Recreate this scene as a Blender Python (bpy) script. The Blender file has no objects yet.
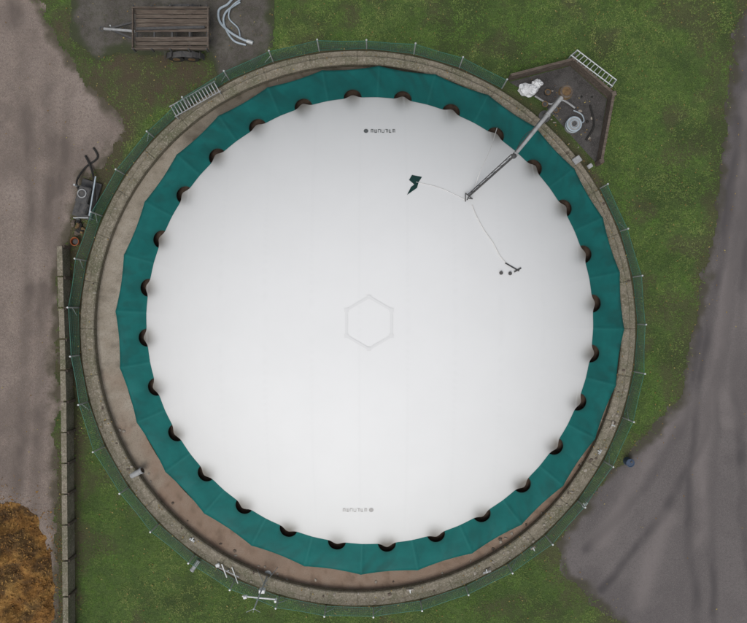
import bpy, math, random
import numpy as np
from mathutils import Vector, Matrix
random.seed(4); rng=np.random.default_rng(7)
H=38.0; S=20.0
def W(px,py,z=0.0):
    k=(H-z)/H
    return Vector(((px-373.5)/S*k,(311.5-py)/S*k,z))
# ------------------------------------------------------------ noise
_T=rng.random((256,256))
def vn(x,y):
    xi=np.floor(x).astype(int); yi=np.floor(y).astype(int); fx=x-xi; fy=y-yi
    fx=fx*fx*(3-2*fx); fy=fy*fy*(3-2*fy)
    a=_T[xi&255,yi&255]; b=_T[(xi+1)&255,yi&255]; c=_T[xi&255,(yi+1)&255]; d=_T[(xi+1)&255,(yi+1)&255]
    return (a*(1-fx)+b*fx)*(1-fy)+(c*(1-fx)+d*fx)*fy
def fbm(x,y,o=4):
    s=0;a=.5;t=0
    for i in range(o):
        s=s+a*vn(x*2**i+17.3*i,y*2**i+5.1*i); t+=a; a*=.5
    return s/t
def inside(poly,x,y):
    r=np.zeros(x.shape,bool); n=len(poly)
    for i in range(n):
        x1,y1=poly[i]; x2,y2=poly[(i+1)%n]
        if y1==y2: continue
        c=((y1>y)!=(y2>y))&(x<(x2-x1)*(y-y1)/(y2-y1)+x1)
        r^=c
    return r
def segdist(pl,x,y,closed=False):
    d=np.full(x.shape,1e9); n=len(pl)
    for i in range(n if closed else n-1):
        x1,y1=pl[i]; x2,y2=pl[(i+1)%n]; dx=x2-x1; dy=y2-y1
        t=np.clip(((x-x1)*dx+(y-y1)*dy)/(dx*dx+dy*dy+1e-9),0,1)
        d=np.minimum(d,np.hypot(x-x1-t*dx,y-y1-t*dy))
    return d
def P2(pl): return [tuple(W(a,b)[:2]) for a,b in pl]
def sstep(a,b,x):
    t=np.clip((x-a)/(b-a),0,1); return t*t*(3-2*t)
# ------------------------------------------------------------ materials
def mat(name,c1,c2=None,scale=4,c3=None,scale3=.6,rough=.85,bump=0,bscale=None,attrs=(),metal=0,stretch=(1,1,1),fine=None,fscale=40,spec=.3,lo=.35,hi=.65,mid=None,mscale=5,bdist=.05):
    m=bpy.data.materials.new(name); m.use_nodes=True; nt=m.node_tree; N=nt.nodes; L=nt.links
    b=N['Principled BSDF']; b.inputs['Roughness'].default_value=rough; b.inputs['Metallic'].default_value=metal
    b.inputs['Specular IOR Level'].default_value=spec
    tc=N.new('ShaderNodeTexCoord'); mp=N.new('ShaderNodeMapping'); mp.inputs['Scale'].default_value=stretch
    L.new(tc.outputs['Object'],mp.inputs['Vector'])
    def noise(sc,det=6,ro=.6):
        n=N.new('ShaderNodeTexNoise'); n.inputs['Scale'].default_value=sc; n.inputs['Detail'].default_value=det; n.inputs['Roughness'].default_value=ro
        L.new(mp.outputs[0],n.inputs['Vector']); return n.outputs['Fac']
    def rng_(o,a,bb):
        r=N.new('ShaderNodeMapRange'); r.inputs[1].default_value=a; r.inputs[2].default_value=bb; L.new(o,r.inputs[0]); return r.outputs[0]
    def mix(f,a,c):
        x=N.new('ShaderNodeMix'); x.data_type='RGBA'
        L.new(f,x.inputs[0])
        if isinstance(a,tuple): x.inputs[6].default_value=(*a,1)
        else: L.new(a,x.inputs[6])
        x.inputs[7].default_value=(*c,1); return x.outputs[2]
    col=c1
    if c2: col=mix(rng_(noise(scale),lo,hi),col,c2)
    if c3: col=mix(rng_(noise(scale3,8),.45,.7),col,c3)
    if mid: col=mix(rng_(noise(mscale,5,.75),.48,.66),col,mid)
    if fine: col=mix(rng_(noise(fscale,3,.8),.5,.72),col,fine)
    for an,ac in attrs:
        at=N.new('ShaderNodeAttribute'); at.attribute_name=an; col=mix(at.outputs['Fac'],col,ac)
    if isinstance(col,tuple): b.inputs['Base Color'].default_value=(*col,1)
    else: L.new(col,b.inputs['Base Color'])
    if bump:
        bp=N.new('ShaderNodeBump'); bp.inputs['Strength'].default_value=bump; bp.inputs['Distance'].default_value=bdist
        L.new(noise(bscale or 25,5,.7),bp.inputs['Height']); L.new(bp.outputs[0],b.inputs['Normal'])
    return m
M={}
M['ground']=mat('grass_soil',(.075,.135,.030),(.105,.165,.040),1.6,(.048,.085,.022),.6,bump=1,bscale=14,bdist=.12,fine=(.15,.21,.07),fscale=18,mid=(.045,.075,.020),mscale=6,
   attrs=(('mud',(.10,.078,.05)),('moss',(.055,.08,.025))))
M['blade']=mat('grass_blade',(.08,.165,.025),(.12,.20,.038),1.2,(.055,.10,.02),.6,attrs=(('tint',(.22,.25,.08)),),rough=.7)
M['asphalt']=mat('asphalt',(.130,.116,.114),(.165,.148,.144),.7,(.105,.094,.093),.35,bump=.6,bscale=60,fine=(.22,.198,.19),fscale=30,mid=(.11,.098,.096),mscale=9,
   attrs=(('track',(.075,.068,.069)),('pale',(.25,.22,.21)),('edge',(.06,.055,.035))))
M['gravel']=mat('gravel',(.28,.225,.19),(.20,.16,.138),1.2,(.33,.27,.235),.3,bump=1,bscale=35,fine=(.42,.36,.31),fscale=20,mid=(.18,.145,.125),mscale=7,
   attrs=(('track',(.15,.122,.106)),('edge',(.08,.07,.045))))
M['pad']=mat('dark_concrete',(.095,.085,.076),(.06,.053,.045),1.5,(.13,.12,.105),.6,bump=.5,bscale=30,fine=(.15,.14,.12),fscale=30,mid=(.06,.058,.04),mscale=4,attrs=(('edge',(.04,.05,.02)),))
M['bfloor']=mat('wet_concrete',(.055,.05,.048),(.035,.032,.03),2.5,(.085,.08,.075),1.2,bump=.5,bscale=30,fine=(.12,.115,.11),fscale=20,rough=.5)
M['ledge']=mat('ledge_concrete',(.34,.30,.245),(.26,.225,.175),1.5,(.39,.35,.29),.5,bump=.5,bscale=25,fine=(.20,.17,.13),fscale=18,
   attrs=(('mud',(.245,.165,.118)),('dark',(.075,.062,.045))))
M['kerb']=mat('wall_concrete',(.25,.22,.17),(.175,.155,.11),2.2,(.11,.115,.065),.9,bump=.6,bscale=25,fine=(.38,.34,.28),fscale=12,mid=(.13,.115,.08),mscale=5)
M['white']=mat('white_membrane',(.765,.77,.765),(.75,.755,.75),.5,rough=.55,attrs=(('grime_shade',(.25,.235,.21)),('seam',(.70,.705,.70))))
M['teal']=mat('teal_membrane',(.004,.105,.098),(.005,.128,.118),1.2,rough=.5,attrs=(('grime_shade',(.01,.045,.04)),('pale',(.02,.17,.155))))
M['black']=mat('dark_interior',(.05,.034,.026),(.10,.07,.05),3)
M['galv']=mat('galvanised_steel',(.50,.52,.52),(.38,.40,.40),8,rough=.5,metal=.3)
M['pvc']=mat('grey_pipe',(.36,.37,.37),(.26,.26,.26),5,rough=.5)
M['dsteel']=mat('dark_steel',(.05,.052,.055),(.09,.085,.08),8,rough=.6)
M['green']=mat('green_wire',(.03,.13,.095),(.045,.17,.12),4,rough=.5)
M['wood']=mat('weathered_timber',(.13,.10,.08),(.075,.06,.048),5,(.18,.15,.12),2,stretch=(.6,6,6),bump=.5,bscale=14)
M['rubber']=mat('rubber',(.02,.02,.02),(.035,.033,.03),9,rough=.9)
M['rust']=mat('rusty_steel',(.16,.10,.05),(.09,.055,.03),7,(.24,.17,.08),3)
M['hose']=mat('hose_plastic',(.38,.44,.48),(.28,.33,.37),6,rough=.4)
M['wpl']=mat('white_plastic',(.72,.73,.73),(.6,.6,.6),4,rough=.5)
M['blue']=mat('blue_plastic',(.04,.06,.10),(.05,.08,.13),5,rough=.5)
M['orange']=mat('orange_plastic',(.35,.10,.03),(.25,.07,.03),5,rough=.6)
M['heap']=mat('silage',(.34,.17,.045),(.18,.09,.028),2.5,(.44,.26,.08),1.1,bump=1,bscale=18,attrs=(('tint',(.07,.042,.02)),))
M['leaf']=mat('fallen_leaf',(.24,.15,.045),(.15,.08,.03),.9,attrs=(('tint',(.36,.30,.11)),))
M['stone']=mat('loose_stone',(.36,.33,.28),(.22,.19,.16),5)
M['ink']=mat('print_ink',(.12,.13,.13))
M['flag']=mat('dark_green_patch',(.008,.035,.032),(.012,.05,.045),6)
M['patch']=mat('membrane_patch',(.71,.715,.71))
M['cable']=mat('pale_cable',(.66,.65,.63),(.58,.57,.55),3)
# ------------------------------------------------------------ mesh helpers
def mesh_obj(name,V,F,mats,mi=None,smooth=False,attrs=None):
    me=bpy.data.meshes.new(name)
    me.from_pydata([tuple(v) for v in V] if not isinstance(V,np.ndarray) else V.tolist(),[],F if not isinstance(F,np.ndarray) else F.tolist())
    for m in mats: me.materials.append(m)
    if mi is not None: me.polygons.foreach_set('material_index',list(mi))
    me.polygons.foreach_set('use_smooth',[smooth]*len(me.polygons))
    for k,a in (attrs or {}).items():
        at=me.attributes.new(k,'FLOAT','POINT'); at.data.foreach_set('value',np.asarray(a,dtype=np.float32))
    me.update()
    o=bpy.data.objects.new(name,me); bpy.context.scene.collection.objects.link(o); return o
class B:
    def __init__(s): s.v=[];s.f=[];s.m=[];s.mats=[]
    def mi(s,k):
        if M[k] not in s.mats: s.mats.append(M[k])
        return s.mats.index(M[k])
    def add(s,vs,fs,k):
        o=len(s.v); s.v+= [tuple(v) for v in vs]; i=s.mi(k)
        for f in fs: s.f.append([a+o for a in f]); s.m.append(i)
    def box(s,c,size,k,rot=0,bev=.0,tilt=None):
        x,y,z=[a/2 for a in size]; R=Matrix.Rotation(rot,3,'Z')
        if tilt: R=R@Matrix.Rotation(tilt,3,'Y')
        b=min(bev,x*.4,y*.4,z*.4)
        if b<=0:
            vs=[(i*x,j*y,l*z) for l in(-1,1) for j in(-1,1) for i in(-1,1)]
            fs=[(0,2,3,1),(4,5,7,6),(0,1,5,4),(2,6,7,3),(0,4,6,2),(1,3,7,5)]
        else:
            def ring(xx,yy,zz): return [(-xx,-yy+b,zz),(-xx+b,-yy,zz),(xx-b,-yy,zz),(xx,-yy+b,zz),(xx,yy-b,zz),(xx-b,yy,zz),(-xx+b,yy,zz),(-xx,yy-b,zz)]
            vs=ring(x,y,-z)+ring(x,y,z-b)+ring(x-b,y-b,z)
            fs=[tuple(range(7,-1,-1)),tuple(range(16,24))]
            for q in(0,8):
                for i in range(8): fs.append((q+i,q+(i+1)%8,q+8+(i+1)%8,q+8+i))
        s.add([Vector(c)+R@Vector(v) for v in vs],fs,k)
    def beam(s,a,b,w,h,k):
        a=Vector(a);b=Vector(b);d=(b-a).normalized(); up=Vector((0,0,1)) if abs(d.z)<.95 else Vector((1,0,0))
        r=d.cross(up).normalized(); u=r.cross(d)
        vs=[p+r*i*w/2+u*j*h/2 for p in(a,b) for (i,j) in((-1,-1),(1,-1),(1,1),(-1,1))]
        s.add(vs,[(3,2,1,0),(4,5,6,7),(0,1,5,4),(1,2,6,5),(2,3,7,6),(3,0,4,7)],k)
    def cyl(s,a,b,r,k,n=12,r2=None,cap=True):
        a=Vector(a);b=Vector(b);d=(b-a).normalized(); up=Vector((0,0,1)) if abs(d.z)<.95 else Vector((1,0,0))
        x=d.cross(up).normalized(); y=x.cross(d); r2=r if r2 is None else r2
        vs=[p+x*rr*math.cos(t*2*math.pi/n)+y*rr*math.sin(t*2*math.pi/n) for p,rr in((a,r),(b,r2)) for t in range(n)]
        fs=[(i,(i+1)%n,n+(i+1)%n,n+i) for i in range(n)]
        if cap: fs+=[tuple(range(n-1,-1,-1)),tuple(range(n,2*n))]
        s.add(vs,fs,k)
    def tube(s,pts,r,k,n=8):
        pts=[Vector(p) for p in pts]; rings=[]
        for i,p in enumerate(pts):
            d=(pts[min(i+1,len(pts)-1)]-pts[max(i-1,0)]).normalized()
            up=Vector((0,0,1)) if abs(d.z)<.9 else Vector((1,0,0))
            x=d.cross(up).normalized(); y=x.cross(d)
            rings+=[p+x*r*math.cos(t*2*math.pi/n)+y*r*math.sin(t*2*math.pi/n) for t in range(n)]
        fs=[(q*n+i,q*n+(i+1)%n,(q+1)*n+(i+1)%n,(q+1)*n+i) for q in range(len(pts)-1) for i in range(n)]
        fs+=[tuple(range(n)),tuple(range((len(pts)-1)*n,len(pts)*n))]
        s.add(rings,fs,k)
    def torus(s,c,R,r,k,n=24,m=8):
        vs=[];fs=[];c=Vector(c)
        for i in range(n):
            for j in range(m):
                a=i*2*math.pi/n;b=j*2*math.pi/m
                vs.append(c+Vector(((R+r*math.cos(b))*math.cos(a),(R+r*math.cos(b))*math.sin(a),r*math.sin(b))))
                fs.append((i*m+j,((i+1)%n)*m+j,((i+1)%n)*m+(j+1)%m,i*m+(j+1)%m))
        s.add(vs,fs,k)
    def blob(s,c,rx,ry,rz,k,seed=0,n=10,amp=.2):
        rr=random.Random(seed); vs=[];fs=[];c=Vector(c)
        for i in range(n+1):
            for j in range(2*n):
                a=math.pi*i/n;b=math.pi*j/n; q=1+amp*(rr.random()-.5) if 0<i<n else 1
                vs.append(c+Vector((rx*q*math.sin(a)*math.cos(b),ry*q*math.sin(a)*math.sin(b),rz*q*math.cos(a))))
        for i in range(n):
            for j in range(2*n): fs.append((i*2*n+j,(i+1)*2*n+j,(i+1)*2*n+(j+1)%(2*n),i*2*n+(j+1)%(2*n)))
        s.add(vs,fs,k)
    def done(s,name,smooth=False): return mesh_obj(name,s.v,s.f,s.mats,s.m,smooth)
def smoothpath(pts,n=8):
    pts=[Vector(p) for p in pts]; out=[]
    for i in range(len(pts)-1):
        p0=pts[max(i-1,0)];p1=pts[i];p2=pts[i+1];p3=pts[min(i+2,len(pts)-1)]
        for q in range(n):
            t=q/n
            out.append(.5*((2*p1)+(p2-p0)*t+(2*p0-5*p1+4*p2-p3)*t*t+(3*p1-p0-3*p2+p3)*t**3))
    return out+[pts[-1]]
# ------------------------------------------------------------ zones
ROAD=P2([(740,-400),(744,0),(736,50),(724,130),(712,230),(697,310),(684,370),(679,400),(652,432),(630,452),(600,482),(575,515),(556,545),(568,578),(608,612),(660,660),(700,1000),(1100,1000),(1100,-400)])
YARD=P2([(-500,-300),(-10,-300),(36,0),(62,45),(96,92),(128,126),(112,155),(84,180),(72,225),(61,255),(58,400),(58,1000),(-500,1000)])
PAD=P2([(50,-200),(274,-200),(273,42),(258,66),(218,78),(206,52),(150,56),(118,50),(96,60),(72,40)])
RC=W(358,328); RC=(RC.x,RC.y)
def sheet(name,poly,z,cell,m,jit,attrf=None):
    a=np.array(poly); x0,y0=a.min(0)-.3; x1,y1=a.max(0)+.3
    nx=int((x1-x0)/cell); ny=int((y1-y0)/cell)
    gx,gy=np.meshgrid(x0+np.arange(nx+1)*cell,y0+np.arange(ny+1)*cell)
    cx=gx[:-1,:-1]+cell/2; cy=gy[:-1,:-1]+cell/2
    jx=cx+(fbm(cx*1.3+40,cy*1.3+90,5)-.5)*jit; jy=cy+(fbm(cx*1.3+140,cy*1.3+10,5)-.5)*jit
    k=inside(poly,jx,jy)
    k&=np.hypot(cx-RC[0],cy-RC[1])>13.7
    iy,ix=np.nonzero(k); n1=nx+1
    q=np.stack([iy*n1+ix,iy*n1+ix+1,(iy+1)*n1+ix+1,(iy+1)*n1+ix],1)
    u,inv=np.unique(q,return_inverse=True); q=inv.reshape(-1,4)
    X=gx.ravel()[u];Y=gy.ravel()[u]
    V=np.stack([X,Y,np.full(X.shape,z)],1)
    ed=segdist(poly,X,Y,True); n=fbm(X*1.7,Y*1.7)
    at={'edge':.85*(1-sstep(0,.55,ed-(n-.45)*.9))}
    if attrf: at.update(attrf(X,Y,ed))
    return mesh_obj(name,V,q,[m],attrs=at)
def track(X,Y,pls,w=.12):
    t=np.zeros(X.shape)
    for pl in pls:
        d=segdist(P2(pl),X+(fbm(X*.5,Y*.5)-.5)*.5,Y,False)
        t=np.maximum(t,1-sstep(w*.2,w*2.4,d))
    return t*(.45+.55*sstep(.3,.65,fbm(X*1.6+9,Y*.7)))
def roadA(X,Y,ed):
    t=track(X,Y,[[(760,60),(742,200),(728,300),(716,400),(712,500),(716,640)],[(738,120),(722,260),(706,340),(694,420),(688,520),(700,640)],[(745,240),(735,380),(745,520),(760,640)],[(752,150),(737,260),(724,350),(700,450),(660,520),(600,590)],[(700,330),(688,410),(650,480),(585,550)]],.16)
    p=track(X,Y,[[(752,100),(734,250),(722,340),(706,430),(704,540)],[(690,400),(640,470),(600,540)],[(740,300),(728,420)],[(668,520),(640,600)]],.35)
    wet=sstep(.45,.7,fbm(X*.35+3,Y*.35+8)); up=sstep(-1,6,Y)*.35
    return {'track':np.clip(t*.75+wet*.3+up,0,1),'pale':p*.4}
def yardA(X,Y,ed):
    t=track(X,Y,[[(12,-40),(30,150),(28,330),(18,500)],[(48,60),(52,200),(40,380),(34,520)],[(-10,100),(-6,400)],[(70,90),(60,200),(50,300)]],.22)
    return {'track':np.clip(t*.6+.5*sstep(.5,.72,fbm(X*.6+60,Y*.4+5)),0,1)}
sheet('asphalt_road',ROAD,.008,.08,M['asphalt'],1.0,roadA)
sheet('gravel_yard',YARD,.008,.08,M['gravel'],.9,yardA)
sheet('concrete_pad',PAD,.014,.08,M['pad'],.4)
# ground
def ax(lo,hi,st):
    far=np.array([900,400,200,120,80,55,40])
    c=np.arange(lo,hi+st/2,st); return np.concatenate([-far[far>-lo+2],c,far[::-1][far[::-1]>hi+2]])
gx=ax(-24,24,.15); gy=ax(-21,21,.15)
X,Y=np.meshgrid(gx,gy); sh=X.shape; X=X.ravel();Y=Y.ravel()
n=fbm(X*.9,Y*.9)
mudp=P2([(60,20),(215,20),(235,70),(170,105),(125,130),(95,90)])
strip=P2([(58,245),(90,150),(140,110),(95,260),(80,440),(74,640),(56,640)])
def mudmask(X,Y):
    n=fbm(X*.9,Y*.9); n2=fbm(X*2.6+11,Y*2.6)
    a=1-sstep(-.3,.9,np.where(inside(mudp,X,Y),-1,1)*segdist(mudp,X,Y,True)+(n-.5)*1.6)
    b=1-sstep(-.2,.5,np.where(inside(strip,X,Y),-1,1)*segdist(strip,X,Y,True)+(n-.5)*1.2)
    c=sstep(.56,.72,fbm(X*.6+31,Y*.6+77))*.5
    ringd=np.hypot(X-RC[0],Y-RC[1])-13.9
    d=(1-sstep(.0,.5,ringd-(n-.4)*.6))*.8
    e=(1-sstep(.1,.9,segdist(ROAD,X,Y,True)-(n-.45)*1.4))*.6
    return np.clip(np.maximum.reduce([a*(.35+.9*n2),b*.85,c,d,e]),0,1)
mud=mudmask(X,Y); moss=sstep(.5,.68,fbm(X*.45+5,Y*.45+60))*.6
Z=n*0
ny,nx=sh; ii,jj=np.meshgrid(np.arange(ny-1),np.arange(nx-1),indexing='ij'); b0=(ii*nx+jj).ravel()
mesh_obj('ground',np.stack([X,Y,Z],1),np.stack([b0,b0+1,b0+nx+1,b0+nx],1),[M['ground']],attrs={'mud':mud,'moss':moss})
# grass blades
N=430000
x=rng.uniform(-19.8,19.8,N); y=rng.uniform(-17,17,N)
k=(np.hypot(x-RC[0],y-RC[1])>13.95)
jx=x+(rng.random(N)-.5)*.45; jy=y+(rng.random(N)-.5)*.45
PIT=P2([(500,78),(570,60),(614,96),(600,168),(560,150)])
for p in(ROAD,YARD,PAD): k&=~inside(p,jx,jy)
k&=~inside(PIT,x,y)
k&=rng.random(N)>mudmask(x,y)*.93
k&=rng.random(N)<.12+1.1*sstep(.38,.62,fbm(x*3.2,y*3.2))
x=x[k];y=y[k];n_=len(x)
ang=rng.uniform(0,6.283,n_); L=rng.uniform(.04,.12,n_)*(.5+1.1*fbm(x*1.1+8,y*1.1)); w=rng.uniform(.010,.022,n_); hh=rng.uniform(.015,.08,n_)
dx=np.cos(ang);dy=np.sin(ang)
V=np.zeros((n_,3,3)); V[:,0]=np.stack([x-dy*w,y+dx*w,np.full(n_,.004)],1); V[:,1]=np.stack([x+dy*w,y-dx*w,np.full(n_,.004)],1); V[:,2]=np.stack([x+dx*L,y+dy*L,hh],1)
tint=np.repeat(np.clip(rng.normal(.2,.2,n_)+ (fbm(x*.5+50,y*.5)-.5)*1.3+(fbm(x*4,y*4+30)-.5)*.8,0,1),3)
mesh_obj('grass',V.reshape(-1,3),np.arange(n_*3).reshape(-1,3),[M['blade']],attrs={'tint':tint})
# fallen leaves
N=5200
x=rng.uniform(-19.5,19.5,N); y=rng.uniform(-16.5,16.5,N)
k=(np.hypot(x-RC[0],y-RC[1])>13.0)&((np.hypot(x-RC[0],y-RC[1])<13.9)|(rng.random(N)<.55))
k&=~(inside(ROAD,x,y)&(segdist(ROAD,x,y,True)>1)&(rng.random(N)<.9)); k&=~(inside(YARD,x,y)&(rng.random(N)<.7))
x=x[k];y=y[k];n_=len(x);ang=rng.uniform(0,6.283,n_);s=rng.uniform(.015,.04,n_); rr=np.hypot(x-RC[0],y-RC[1])
zz=np.where(rr<13.45,.465,np.where(rr<13.9,.3,.06))
V=np.zeros((n_,4,3))
for i in range(4):
    a=ang+i*1.5708; q=s*(1.3 if i%2==0 else .8); V[:,i]=np.stack([x+np.cos(a)*q,y+np.sin(a)*q,zz+rng.uniform(0,.02,n_)],1)
mesh_obj('fallen_leaves',V.reshape(-1,3),np.arange(n_*4).reshape(-1,4),[M['leaf']],attrs={'tint':np.repeat(rng.random(n_)**2,4)})
# ------------------------------------------------------------ tank
TC=W(369.8,320.5,1.5); cx,cy=TC.x,TC.y
NN=28; A0=math.radians(4.4); NT=NN*72
ZR=1.9; RW=223.5/S*(H-ZR)/H; RISE=3.8
th=np.arange(NT)*2*math.pi/NT
ph=((th-A0)/(2*math.pi/NN)+.5)%1-.5
arc=ph*(2*math.pi/NN)*RW
idn=np.round((th-A0)/(2*math.pi/NN)).astype(int)%NN; jr=np.random.default_rng(3).uniform(.75,1.2,NN)[idn]
def domez(r):
    t=np.clip(r/RW,0,1.05); return ZR+RISE*(1-t**2.6)
rs=np.concatenate([np.linspace(0,.86,50),np.linspace(.866,1,44)])
V=[];G=[];SM=[]
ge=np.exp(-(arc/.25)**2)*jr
for t in rs[1:]:
    d=(1-t)*RW
    g=ge*np.exp(-(d/.45)**2)
    r_=t*RW+g*.29
    z=domez(t*RW)-g*.45-(.05*(1-(np.abs(ph)*2)**2))*np.exp(-d/.8)
    V.append(np.stack([cx+r_*np.cos(th),cy+r_*np.sin(th),z],1))
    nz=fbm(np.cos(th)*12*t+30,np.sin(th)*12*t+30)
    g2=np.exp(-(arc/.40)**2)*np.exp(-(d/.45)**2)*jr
    G.append(np.clip(g2*.85*(.5+nz)+.12*np.exp(-d/.25)+.12*np.exp(-d/1.6),0,1))  # notch grime and dimple shade, plus rim shading painted into the membrane colour
    xx=cx+r_*np.cos(th); s_=1-sstep(.0,.09,np.abs(((xx+.6)/2.05+.5)%1-.5)*2.05)
    SM.append(s_*.25)
rr_=RW+.02+ge*.31
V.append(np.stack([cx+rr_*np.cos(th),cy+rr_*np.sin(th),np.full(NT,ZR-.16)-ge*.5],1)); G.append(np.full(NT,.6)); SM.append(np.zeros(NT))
nr=len(V); V=np.concatenate(V+[np.array([[cx,cy,ZR+RISE]])]); G=np.concatenate(G+[np.zeros(1)]); SM=np.concatenate(SM+[np.zeros(1)])
def polar(nr,nt): 
    i,j=np.meshgrid(np.arange(nr-1),np.arange(nt),indexing='ij'); j2=(j+1)%nt
    return np.stack([i*nt+j,(i+1)*nt+j,(i+1)*nt+j2,i*nt+j2],-1).reshape(-1,4).tolist()
F=polar(nr,NT)+[[nr*NT,j,(j+1)%NT] for j in range(NT)]
F=[f if max(f)<nr*NT else [nr*NT,f[1],f[2]] for f in F]
tank=bpy.data.objects.new('covered_slurry_tank',None); bpy.context.scene.collection.objects.link(tank)
def child(o,p=tank): o.parent=p; return o
child(mesh_obj('white_dome',V,F,[M['white']],smooth=True,attrs={'grime_shade':G,'seam':SM}))
# teal skirt
arcN=ph*(2*math.pi/NN)*(RW+.2)
hw=.45
rin=RW-.10+np.where(np.abs(arcN)<hw,np.sqrt(np.clip(1-(arcN/hw)**2,0,1))*.64*(.9+.1*jr),0)
ZO=.75; RO=254.5/S*(H-ZO)/H
mid=1-np.abs(ph)*2
rout=RO-.17*(1-(1-mid)**2)
V=[];G=[];PL=[]
K=14
for i in range(K):
    t=i/(K-1); r_=rin+(rout-rin)*t
    tt=(r_-RW)/(RO-RW)
    z=ZR-.05-(ZR-.05-ZO)*tt - .16*np.sin(np.clip(tt,0,1)*math.pi)*mid + .03*np.clip(1-mid/.12,0,1)+(fbm(np.cos(th)*14+t+20,np.sin(th)*14+40)-.5)*.08*np.sin(math.pi*min(t,1))
    V.append(np.stack([cx+r_*np.cos(th),cy+r_*np.sin(th),z],1))
    nz=fbm(np.cos(th)*30+t*3+60,np.sin(th)*30+60)
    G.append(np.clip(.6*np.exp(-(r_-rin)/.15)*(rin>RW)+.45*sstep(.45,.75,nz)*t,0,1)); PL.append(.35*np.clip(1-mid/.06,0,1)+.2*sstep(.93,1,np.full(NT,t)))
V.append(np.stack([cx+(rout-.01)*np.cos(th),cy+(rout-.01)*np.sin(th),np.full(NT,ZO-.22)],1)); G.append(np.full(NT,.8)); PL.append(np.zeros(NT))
V=np.concatenate(V)
o=child(mesh_obj('teal_skirt',V,polar(K+1,NT),[M['teal']],smooth=True,attrs={'grime_shade':np.concatenate(G),'pale':np.concatenate(PL)}))
def lathe(name,prof,cxy,m,nt=720,attrf=None,zf=None):
    t=np.arange(nt)*2*math.pi/nt; V=[]
    for (r_,z) in prof:
        zz=np.full(nt,float(z)); 
        if zf is not None and z>.05: zz=zz+zf(t)
        V.append(np.stack([cxy[0]+r_*np.cos(t),cxy[1]+r_*np.sin(t),zz],1))
    V=np.concatenate(V); at=attrf(V[:,0],V[:,1]) if attrf else None
    return mesh_obj(name,V,polar(len(prof),nt),[m],attrs=at)
child(lathe('dark_interior',[(9.8,1.2),(10.6,1.15),(11.2,1.0),(12.0,.62)],(cx,cy),M['black']))
child(lathe('concrete_tank_wall',[(12.2,.55),(12.2,0)],(cx,cy),M['kerb']))
# prints on dome
def on_dome(px,py,off=.01):
    z=4.
    for _ in range(8):
        p=W(px,py,z); z=float(domez(np.hypot(p.x-cx,p.y-cy)))
    p.z=z+off; return p
def strip_on(b,pts,w,k,off=.012):
    P=[];
    for i in range(len(pts)-1):
        n=max(2,int(math.dist(pts[i],pts[i+1])/8))
        for q in range(n): P.append((pts[i][0]+(pts[i+1][0]-pts[i][0])*q/n,pts[i][1]+(pts[i+1][1]-pts[i][1])*q/n))
    P.append(pts[-1]); vs=[];fs=[]
    for i,(a,c) in enumerate(P):
        a2,c2=P[min(i+1,len(P)-1)];a1,c1=P[max(i-1,0)]; L=math.hypot(a2-a1,c2-c1) or 1; nx_,ny_=-(c2-c1)/L*w/2,(a2-a1)/L*w/2
        vs+=[on_dome(a+nx_,c+ny_,off),on_dome(a-nx_,c-ny_,off)]
        if i: fs.append((2*i-2,2*i-1,2*i+1,2*i))
    b.add(vs,fs,k)
b=B(); hx=[(369+26*math.cos(math.radians(60*i+30)),323+26*math.sin(math.radians(60*i+30))) for i in range(7)]
for i in range(6):
    strip_on(b,[hx[i],hx[i+1]],2.6,'patch')
    a,c=hx[i]; strip_on(b,[(a-2.2,c),(a+2.2,c)],4,'patch',.016)
child(b.done('crown_patch'))
def lettering(px,py,mirror,sc,k):
    b=B(); rr=random.Random(3); x_=0
    for i in range(7):
        for q in range(3):
            if rr.random()<.8: strip_on(b,[(px+x_+q*1.1,py-1.5),(px+x_+q*1.1,py+1.5)],.5,k)
        strip_on(b,[(px+x_,py+(1.5 if i%2 else -1.5)),(px+x_+2.2,py+(1.5 if i%2 else -1.5))],.6,k,.014); x_+=3.6
    c=-5 if mirror else x_+3; vs=[on_dome(px+c+2.4*math.cos(a*.7854),py+2.1*math.sin(a*.7854),.015) for a in range(8)]
    b.add(vs,[tuple(range(7,-1,-1))],k); return b
child(lettering(371,131,True,1,'ink').done('printed_lettering'))
M['ink2']=mat('faded_ink',(.42,.41,.40)); child(lettering(343,510,False,1,'ink2').done('printed_lettering_faded'))
b=B()
b.add([on_dome(*p,.02) for p in((409,180),(412,175),(422,177),(416,186))],[(3,2,1,0)],'flag')
b.add([on_dome(*p,.024) for p in((415,184),(419,181),(417,188),(407,195),(411,187))],[(4,3,2,1,0)],'flag')
child(b.done('repair_patch'))
b=B()
pts=[(472,205),(476,215),(484,230),(493,243),(500,256),(508,265)]
b.tube(smoothpath([on_dome(*p,.02) for p in pts],5),.022,'cable',6)
strip_on(b,[(505,263),(519,271)],1.3,'dsteel',.05); strip_on(b,[(514,272),(521,268)],1.5,'dsteel',.06)
for p in((501,273),(510,273.5)):
    q=on_dome(*p,0); b.cyl(q,q+Vector((0,0,.08)),.08,'dsteel',10)
b.tube(smoothpath([on_dome(*p,.02) for p in((416,182),(440,188),(466,200))],5),.012,'cable',6)
child(b.done('sensor_cable'))
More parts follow.
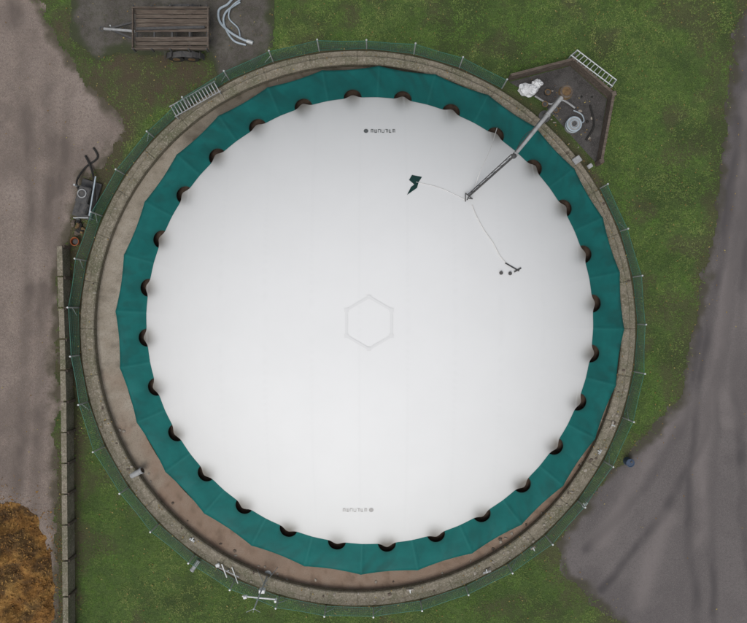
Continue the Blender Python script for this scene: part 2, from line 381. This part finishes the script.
# ------------------------------------------------------------ ledge, ring wall
def ledgeA(X,Y):
    a=np.degrees(np.arctan2(Y-RC[1],X-RC[0]))%360; n=fbm(X*1.2+4,Y*1.2); n2=fbm(X*3+4,Y*3)
    m=sstep(188,225,a+(n-.5)*50)*(1-sstep(330,352,a+(n-.5)*30))
    dk=sstep(352,356,a)+(1-sstep(120,135,a+(n-.5)*30)); return {'mud':np.clip(m*(.55+.5*n2),0,1),'dark':np.clip(dk*.7+.35*sstep(.55,.8,n2),0,1)}
lathe('ledge',[(11.9,.03),(12.1,.03),(12.3,.03),(12.45,.03),(12.6,.03),(12.8,.03),(12.95,.03),(13.1,.03)],RC,M['ledge'],attrf=ledgeA)
def seamz(t):
    i=np.arange(len(t)); return np.where(i%40==0,-.04,0)+(fbm(np.cos(t)*40+50,np.sin(t)*40+50)-.5)*.05
lathe('retaining_wall',[(13.05,0),(13.05,.40),(13.10,.45),(13.42,.45),(13.46,.41),(13.46,.27),(13.76,.25),(13.8,.2),(13.8,0)],RC,M['kerb'],nt=1440,zf=seamz)
# ------------------------------------------------------------ fence
FR=13.97; FH=1.3
def ringpt(deg,z,r=FR): a=math.radians(deg); return Vector((RC[0]+r*math.cos(a),RC[1]+r*math.sin(a),z))
b=B(); lo,hi=59,390
posts=np.arange(lo,hi+.1,(hi-lo)/34)
rp=random.Random(5); tops=[]
for d in posts:
    o1=rp.uniform(-.08,.08); base=ringpt(d,0); top=ringpt(d,FH+.12,FR+o1)
    b.cyl(base,top,.032,'galv',8); b.cyl(top,top+Vector((0,0,.03)),.045,'galv',8)
    if rp.random()<.35: b.cyl(ringpt(d,.9),ringpt(d+1.6,0,FR+.1),.02,'galv',6)
    tops.append((d,o1))
for i in range(len(posts)-1):
    d0,o0=tops[i]; d1,o1=tops[i+1]; p0=[ringpt(d0,z,FR+o0*z/FH) for z in(.1,FH)]; p1=[ringpt(d1,z,FR+o1*z/FH) for z in(.1,FH)]
    sag=rp.uniform(.01,.08)
    for q in range(9):
        t=q/8; a=p0[0].lerp(p0[1],t); c=p1[0].lerp(p1[1],t); w=.022 if q in(0,8) else .009
        mid_=a.lerp(c,.5)+Vector((0,0,-sag*t)); b.beam(a,mid_,w,w,'green'); b.beam(mid_,c,w,w,'green')
    for q in range(1,26):
        t=q/26; b.beam(p0[0].lerp(p1[0],t),p0[1].lerp(p1[1],t)+Vector((0,0,-sag*(1-abs(2*t-1)))),.008,.008,'green')
b.done('wire_mesh_fence')
# ------------------------------------------------------------ equipment bund (top right)
b=B()
wl=[(508,80),(570,64),(609,98),(597,164)]
pw=[W(*p) for p in wl]
for i in range(3):
    d=(pw[i+1]-pw[i]).normalized()
    for lv in range(4):
        b.beam(pw[i]+Vector((0,0,.1+.2*lv))+d*(.012 if lv%2 else 0),pw[i+1]+Vector((0,0,.1+.2*lv))+d*.07,.14-.012*(lv%2),.193,'wood')
    b.box(pw[i+1]+Vector((0,0,.43)),(.22,.22,.86),'wood',.3,.02)
b.done('timber_bund')
fl=[W(*p,.02) for p in((509,82),(570,66),(607,99),(596,163),(575,140),(540,100))]
b=B(); b.add(fl,[tuple(range(5,-1,-1))],'bfloor'); b.done('bund_floor')
b=B()
for z in(.5,1.0): b.cyl(W(566,62)+Vector((0,0,z)),W(606,92)+Vector((0,0,z)),.03,'galv',8)
b.cyl(W(572,57)+Vector((0,0,1.0)),W(610,86)+Vector((0,0,1.0)),.03,'galv',8)
for q in range(12):
    p=W(566,62).lerp(W(606,92),q/11); b.cyl(p,p+Vector((0,0,1.0)),.022 if q%11 else .035,'galv',6)
    p2=W(572,57).lerp(W(610,86),q/11); b.cyl(p+Vector((0,0,1.0)),p2+Vector((0,0,1.0)),.02,'galv',6)
for p in(W(572,57),W(610,86)): b.cyl(p,p+Vector((0,0,1.0)),.035,'galv',6)
b.done('guard_rail')
b=B()
b.blob(W(528,90,.35),.46,.32,.33,'wpl',3,10,.35); b.blob(W(537,84,.3),.28,.22,.25,'wpl',8,8,.4); b.cyl(W(524,88,.6),W(521,86,.82),.05,'wpl',8,.12)
b.done('bulk_bag')
b=B(); c=W(571,127,.0)
b.cyl(c,c+Vector((0,0,.62)),.34,'pvc',24); b.torus(c+Vector((0,0,.62)),.34,.045,'hose'); b.torus(c+Vector((0,0,.66)),.2,.03,'hose'); b.torus(c+Vector((0,0,.35)),.35,.03,'hose')
b.cyl(c+Vector((0,0,.62)),c+Vector((0,0,.72)),.11,'dsteel',12); b.tube(smoothpath([c+Vector((.3,.1,.3)),c+Vector((.6,.25,.15)),c+Vector((.5,.6,.1)),c+Vector((.1,.8,.1))]),.035,'hose')
b.done('condensate_drum')
b=B()
b.box(W(577,160,.5),(.42,.32,.12),'pvc',.6,.02); b.cyl(W(577,160,0),W(577,160,.45),.06,'galv')
b.box(W(590,166,.5),(.26,.2,.1),'pvc',.6,.02); b.cyl(W(590,166,0),W(590,166,.46),.05,'galv')
b.done('junction_box')
b=B()
for q in ((548,92,.35),(556,110,.25),(545,104,.2)):
    p=W(q[0],q[1],q[2]); b.cyl(p-Vector((0,0,q[2])),p,.12,'dsteel',12); b.torus(p,.13,.03,'rust')
b.tube(smoothpath([W(535,96,.1),W(550,104,.12),W(562,100,.1),W(575,108,.1)]),.05,'pvc'); b.tube(smoothpath([W(590,105,.1),W(594,125,.12),W(586,140,.1)]),.05,'rubber')
for q in range(20): b.blob(W(random.uniform(540,592),random.uniform(84,150),.04),random.uniform(.03,.10),random.uniform(.03,.09),.05,random.choice(['stone','wood','rubber']),q,5,.5)
b.done('valve_pipework')
# boom
b=B(); ZT=4.3
top=W(566,92,ZT); e1=W(514,156,ZT+.1); e2=W(469,196,4.6)
b.cyl((top.x,top.y,0),(top.x,top.y,ZT-.05),.10,'rust',14); b.cyl((top.x,top.y,ZT-.12),(top.x,top.y,ZT+.12),.32,'rust',20,.28); b.torus((top.x,top.y,ZT+.1),.24,.05,'wood'); b.cyl((top.x,top.y,0),(top.x,top.y,.1),.3,'dsteel',16)
d=(e1-top).normalized(); t0=top+d*.3
b.cyl(t0,e1,.10,'pvc',14,.075); s_=(e1-top).cross(Vector((0,0,1))).normalized()
b.cyl(t0+s_*.12+Vector((0,0,.08)),e1+s_*.09+Vector((0,0,.04)),.02,'dsteel',8)
for t in(.35,.97):
    p=top.lerp(e1,t); b.cyl(p-d*.04,p+d*.04,.125,'pvc',14)
b.cyl(e1,e2,.045,'dsteel',10); b.cyl(e1+s_*.13,e2+s_*.08,.022,'dsteel',8)
for q in range(6):
    p=e1.lerp(e2,q/6); p2=e1.lerp(e2,(q+1)/6); b.cyl(p,p2+s_*.11,.010,'dsteel',6)
b.cyl(e2-s_*.2,e2+s_*.2,.025,'dsteel',8)
for q in(-.2,.0,.2):
    p=e2+s_*q; g_=on_dome(467+q*-8,200+q*8,.02); b.cyl(p,g_,.022,'dsteel',8)
b.tube(smoothpath([W(497,128,2.6),W(490,150,3.9),W(480,172,4.5),on_dome(474,190,.05)],6),.014,'cable',6)
b.tube(smoothpath([W(566,92,4.2),W(548,120,3.7),W(525,135,3.7),W(514,156,4.4)],6),.014,'dsteel',6)
b.blob(W(514,156,ZT+.2),.12,.12,.08,'dsteel',2,8,.1)
b.done('pipe_boom')
# ------------------------------------------------------------ trailer
b=B()
zt=.95; A=W(134,50,zt); C=W(209,9,zt); cx_,cy_=(A.x+C.x)/2,(A.y+C.y)/2; LX=C.x-A.x; LY=C.y-A.y
b.beam((A.x,A.y+.55,.72),(C.x,A.y+.55,.72),.1,.16,'dsteel'); b.beam((A.x,C.y-.55,.72),(C.x,C.y-.55,.72),.1,.16,'dsteel')
for i in range(9):
    yy=A.y+.12+i*(LY-.24)/8; 
    if i in(3,): continue
    b.box((cx_+random.uniform(-.05,.05),yy,zt-.06+random.uniform(-.012,.012)),(LX-random.uniform(0,.15),LY/9*.84,.05),'wood',random.uniform(-.006,.006),.008)
for xx in np.linspace(A.x+.1,C.x-.1,5): b.box((xx,cy_,.83),(.09,LY,.07),'dsteel')
for yy in(A.y,C.y):
    b.box((cx_,yy,zt+.14),(LX+.1,.06,.22),'wood',0,.01)
    for xx in np.linspace(A.x+.05,C.x-.05,5): b.box((xx,yy+(.05 if yy==C.y else -.05),zt+.1),(.07,.05,.42),'dsteel')
for xx in(A.x,C.x): b.box((xx,cy_,zt+.14),(.06,LY-.1,.22),'wood',0,.01)
b.beam((A.x+.1,cy_+.02,zt+.03),(C.x-.2,cy_+.1,zt+.03),.12,.08,'dsteel')
dx0=W(104,29,.6)
b.beam((A.x+.3,cy_+.55,.7),(dx0.x+.3,dx0.y+.02,.62),.08,.1,'dsteel'); b.beam((A.x+.3,cy_-.55,.7),(dx0.x+.3,dx0.y-.02,.62),.08,.1,'dsteel')
b.beam((A.x,cy_,.7),(dx0.x,dx0.y,.62),.1,.1,'pvc'); b.torus((dx0.x-.1,dx0.y,.62),.11,.03,'dsteel'); b.cyl((dx0.x+.35,dx0.y+.12,.0),(dx0.x+.35,dx0.y+.12,.75),.035,'galv')
for yy in(A.y-.16,C.y+.16):
    for xx in(cx_+.1,cx_+.85):
        b.cyl((xx,yy-.11,.36),(xx,yy+.11,.36),.36,'rubber',24); b.cyl((xx,yy-.12,.36),(xx,yy+.12,.36),.18,'rust',16)
    for q in range(6):
        a=math.pi*(q+.5)/6; b.box((cx_+.48+.95*math.cos(a),yy,.45+.36*math.sin(a)),(.5,.28,.02),'dsteel',0,0,math.pi/2-a)
b.cyl((cx_+.1,A.y-.1,.36),(cx_+.1,C.y+.1,.36),.05,'dsteel'); b.cyl((cx_+.85,A.y-.1,.36),(cx_+.85,C.y+.1,.36),.05,'dsteel')
b.done('flatbed_trailer')
# hoses
b=B()
b.tube(smoothpath([W(*p) for p in((236,-6,.1),(228,4,.1),(219,10,.12),(220,22,.1),(230,32,.2),(240,38,.12),(249,42,.08))]),.06,'hose')
b.tube(smoothpath([W(*p) for p in((240,2,.15),(226,12,.2),(224,24,.12),(233,40,.1),(246,45,.08))]),.05,'hose')
b.tube(smoothpath([W(*p) for p in((246,-4,.1),(232,6,.25),(229,18,.1),(238,28,.08),(240,36,.22))]),.035,'hose')
b.cyl(W(247,41,.08),W(253,43,.08),.1,'galv'); b.done('coiled_hose')
# access gangway on the wall, top left
b=B(); a=W(172,112,.75); c=W(218,86,.75); s_=(c-a).cross(Vector((0,0,1))).normalized()
for q in(-.28,.28): b.beam(a+s_*q,c+s_*q,.035,.08,'pvc')
for q in range(15):
    p=a.lerp(c,(q+.5)/15); b.beam(p-s_*.27,p+s_*.27,.05,.03,'pvc')
for t in(.03,.97):
    for q in(-.3,.3):
        p=a.lerp(c,t)+s_*q; b.beam((p.x,p.y,.0),p,.05,.05,'galv')
b.done('access_gangway')
# pump unit (left)
b=B(); p=W(88,200,0)
b.box(p+Vector((0,0,.12)),(1.0,1.9,.12),'dsteel',-.3,.02); b.box(p+Vector((.05,.15,.5)),(.62,.85,.62),'dsteel',-.3,.06); b.cyl(p+Vector((-.1,-.75,.5)),p+Vector((.1,-.25,.5)),.24,'dsteel',16)
b.torus(p+Vector((.02,.2,.85)),.2,.03,'pvc'); b.cyl(p+Vector((-.3,.6,.4)),p+Vector((-.3,.6,1.0)),.05,'galv',10)
b.tube(smoothpath([p+Vector((.2,-.6,.5)),p+Vector((.55,-.2,.6)),p+Vector((.5,.7,.5)),p+Vector((.25,1.5,.2)),p+Vector((-.1,2.2,.08))]),.055,'rubber')
b.tube(smoothpath([p+Vector((-.2,.4,.7)),p+Vector((-.4,.9,.4)),p+Vector((-.1,1.6,.1)),p+Vector((.5,2.1,.08)),p+Vector((.3,2.6,.08))]),.05,'rubber')
for q in(-.35,.35): b.cyl(p+Vector((q,-1.0,.18)),p+Vector((q-.02,-1.0,.9)),.025,'galv')
b.cyl(p+Vector((-.35,-1,.9)),p+Vector((.35,-1,.9)),.025,'galv'); b.beam(p+Vector((.4,-.9,.9)),p+Vector((.75,1.0,1.0)),.06,.06,'hose')
b.done('slurry_pump')
b=B(); p=W(77,242,0); b.cyl(p,p+Vector((0,0,.32)),.15,'orange',16,.2,False); b.cyl(p+Vector((0,0,.02)),p+Vector((0,0,.2)),.14,'dsteel',16); b.torus(p+Vector((0,0,.32)),.2,.02,'orange'); b.done('bucket')
b=B()
for q in range(9): b.blob(W(76+random.uniform(-6,6),228+random.uniform(-8,8),.08),random.uniform(.08,.22),random.uniform(.08,.2),random.uniform(.06,.15),random.choice(['wood','rust','rubber']),q+5,6,.6)
b.done('rubbish_pile')
# boundary wall
b=B(); rr=random.Random(2); pts=[W(68,248),W(72,400),W(73,520),W(74,660)]
for i in range(3):
    L_=(pts[i+1]-pts[i]).length; n_=int(L_/1.5)
    for q in range(n_):
        a=pts[i].lerp(pts[i+1],q/n_); c=pts[i].lerp(pts[i+1],(q+1)/n_-.012); h_=.95+rr.uniform(-.02,.02)
        b.beam(a+Vector((0,0,h_/2)),c+Vector((0,0,h_/2)),.16,h_,'kerb'); b.beam(a+Vector((0,0,h_+.04)),c+Vector((0,0,h_+.04)),.26,.07,'kerb')
        b.box(a+Vector((.12,0,.45)),(.12,.14,.9),'wood',0,.01)
b.done('boundary_wall')
# silage heap
gx=np.linspace(-24.5,-15.9,170); gy=np.linspace(-24,-9.4,260); X,Y=np.meshgrid(gx,gy)
e=P2([(-150,512),(10,500),(40,515),(54,545),(57,640),(50,790),(-150,790)])
dd=segdist(e,X,Y,True)*np.where(inside(e,X,Y),1,-1)+(fbm(X*.9,Y*.9)-.5)*.9
Zh=sstep(-.1,2.6,dd)*1.5+(fbm(X*1.6,Y*1.6,6)-.5)*.75*sstep(-.1,.8,dd)-.03
Zh=np.where(dd<-.1,-.05,Zh)
ny,nx=X.shape; ii,jj=np.meshgrid(np.arange(ny-1),np.arange(nx-1),indexing='ij'); b0=(ii*nx+jj).ravel()
V0=np.stack([X.ravel(),Y.ravel(),Zh.ravel()],1); F0=np.stack([b0,b0+1,b0+nx+1,b0+nx],1)
n_=22000; idx=rng.integers(0,len(V0),n_); keep=V0[idx,2]>.0; idx=idx[keep]; n_=len(idx); c=V0[idx]+rng.uniform(-.03,.03,(n_,3))
V1=np.zeros((n_,3,3)); 
for i in range(3): V1[:,i]=c+rng.normal(0,.05,(n_,3))*[1,1,.4]+[0,0,.03]
m_=2500; sx=rng.uniform(-19,-15.2,m_); sy=rng.uniform(-16,-8.2,m_); sd=segdist(e,sx,sy,True)+inside(e,sx,sy)*9
kk=rng.random(m_)<np.exp(-sd/.35); sx=sx[kk];sy=sy[kk]; ms=len(sx); V2=np.zeros((ms,3,3))
for i in range(3): V2[:,i]=np.stack([sx,sy,np.full(ms,.03)],1)+rng.normal(0,.04,(ms,3))*[1,1,.2]
Vh=np.concatenate([V0,V1.reshape(-1,3),V2.reshape(-1,3)]); Fh=F0.tolist()+(np.arange((n_+ms)*3).reshape(-1,3)+len(V0)).tolist()
tint=np.concatenate([sstep(.42,.62,fbm(V0[:,0]*2,V0[:,1]*2))*.8,np.repeat(np.clip(rng.normal(.15,.35,n_+ms),0,1),3)])
mesh_obj('silage_heap',Vh,Fh,[M['heap']],attrs={'tint':tint})
# ------------------------------------------------------------ bottom items
b=B(); p=W(268,574); 
b.cyl(p,p+Vector((0,0,4.5)),.045,'galv',10,.03); b.cyl((p.x-.75,p.y+.05,3.1),(p.x+.8,p.y-.1,3.1),.035,'wpl',8); b.box((p.x-.6,p.y+.05,3.2),(.16,.12,.22),'wpl',.2,.02); b.cyl((p.x+.8,p.y-.1,3.0),(p.x+.8,p.y-.1,3.4),.05,'wpl',8)
b.box((p.x,p.y-.1,2.0),(.28,.16,.36),'wpl',0,.02); b.cyl((p.x,p.y,0),(p.x,p.y,.08),.2,'galv')
for a in(.6,2.7,4.7): b.cyl((p.x,p.y,1.4),(p.x+.6*math.cos(a),p.y+.6*math.sin(a),.03),.018,'galv',6)
for q in(-.3,0,.3): b.cyl((p.x,p.y,4.45),(p.x+q,p.y-.05,4.7),.012,'galv',5)
b.done('weather_mast')
def stub(px,py,ang,L_,r_,k,name):
    b=B(); p=W(px,py,.45); d=Vector((math.cos(ang),math.sin(ang),.25)).normalized()
    b.cyl(p-d*L_/2,p+d*L_/2,r_,k,16,cap=False); b.cyl(p+d*L_/2,p+d*(L_/2-.02),r_*.85,'black',16)
    b.cyl(p+d*(L_/2-.1),p+d*(L_/2-.02),r_*1.2,k,16); b.cyl((p.x,p.y,0),(p.x,p.y,.4),.05,'dsteel',8); b.done(name)
stub(137,473,.5,.7,.14,'pvc','vent_pipe'); stub(195,566,-2.2,.6,.10,'pvc','vent_pipe'); 
b=B(); p=W(228,571,.5)
b.beam(p+Vector((-.6,.25,0)),p+Vector((.55,-.3,0)),.05,.06,'pvc'); b.beam(p+Vector((-.3,.35,.04)),p+Vector((-.05,-.3,.04)),.05,.05,'wpl'); b.beam(p+Vector((.2,.2,.05)),p+Vector((.5,-.6,.05)),.04,.04,'galv'); b.cyl(p-Vector((0,0,.5)),p,.04,'galv'); b.box(p+Vector((-.5,.3,.05)),(.2,.16,.14),'wpl',.4,.02)
b.done('pipe_bracket')
b=B(); p=W(627,461); b.cyl(p,p+Vector((0,0,.5)),.2,'blue',18); b.torus(p+Vector((0,0,.5)),.19,.025,'blue'); b.cyl(p+Vector((.05,.05,.5)),p+Vector((.05,.05,.56)),.05,'dsteel'); b.done('drum')
b=B(); rr=random.Random(9)
for i in range(110):
    d=rr.choice([rr.uniform(195,345),rr.uniform(300,350),rr.uniform(0,360)]); a=math.radians(d); r_=rr.uniform(12.7,13.7); z=.46 if 13.1<r_<13.42 else (.28 if r_>13.4 else .05)
    p=Vector((RC[0]+r_*math.cos(a),RC[1]+r_*math.sin(a),z)); b.blob(p,rr.uniform(.03,.10),rr.uniform(.03,.09),.04,rr.choice(['stone','stone','stone','wood']),i,5,.5)
b.done('loose_stones')
for i,(px,py,rt) in enumerate(((600,452,1.0),(612,425,1.2),(585,505,.8),(533,548,.5),(487,572,.3),(410,590,.1),(192,540,-.6))):
    b=B(); p=W(px,py,.5); L_=.12+.1*(i*37%10)/10; d=Vector((math.cos(rt),math.sin(rt),0)); b.beam(p-d*L_,p+d*L_,.10,.05,'pvc' if i%2==0 else 'stone'); b.beam(p+Vector((0,0,.03)),p+Vector((-d.y,d.x,0))*.15*(-1)**i+Vector((0,0,.03)),.05,.05,'galv'); b.cyl(p-Vector((0,0,.2)),p+Vector((0,0,.06)),.04,'galv',8); b.done('wall_clamp')
# ------------------------------------------------------------ light, camera
sc=bpy.context.scene
w=bpy.data.worlds.new('World'); sc.world=w; w.use_nodes=True; nt=w.node_tree
sk=nt.nodes.new('ShaderNodeTexSky'); sk.sky_type='NISHITA'; sk.sun_disc=False; sk.sun_elevation=math.radians(66); sk.sun_rotation=math.radians(200); sk.dust_density=4; sk.air_density=1.0; sk.ozone_density=1
hs=nt.nodes.new('ShaderNodeHueSaturation'); hs.inputs['Saturation'].default_value=.35; nt.links.new(sk.outputs[0],hs.inputs['Color'])
bg=nt.nodes['Background']; bg.inputs['Strength'].default_value=.12; nt.links.new(hs.outputs[0],bg.inputs['Color'])
sl=bpy.data.lights.new('sun','SUN'); sl.energy=1.0; sl.angle=math.radians(30); sl.color=(1,.985,.96)
so=bpy.data.objects.new('sun',sl); sc.collection.objects.link(so)
az=math.radians(200); el=math.radians(66)
d=Vector((math.sin(az)*math.cos(el),math.cos(az)*math.cos(el),math.sin(el)))
so.rotation_euler=d.to_track_quat('Z','Y').to_euler(); so.location=d*60
cam=bpy.data.cameras.new('camera'); cam.sensor_width=36; cam.lens=36*H/37.35; cam.clip_end=3000
co=bpy.data.objects.new('camera',cam); co.location=(0,0,H); sc.collection.objects.link(co); sc.camera=co
sc.view_settings.view_transform='Standard'; sc.view_settings.look='None'; sc.view_settings.exposure=0
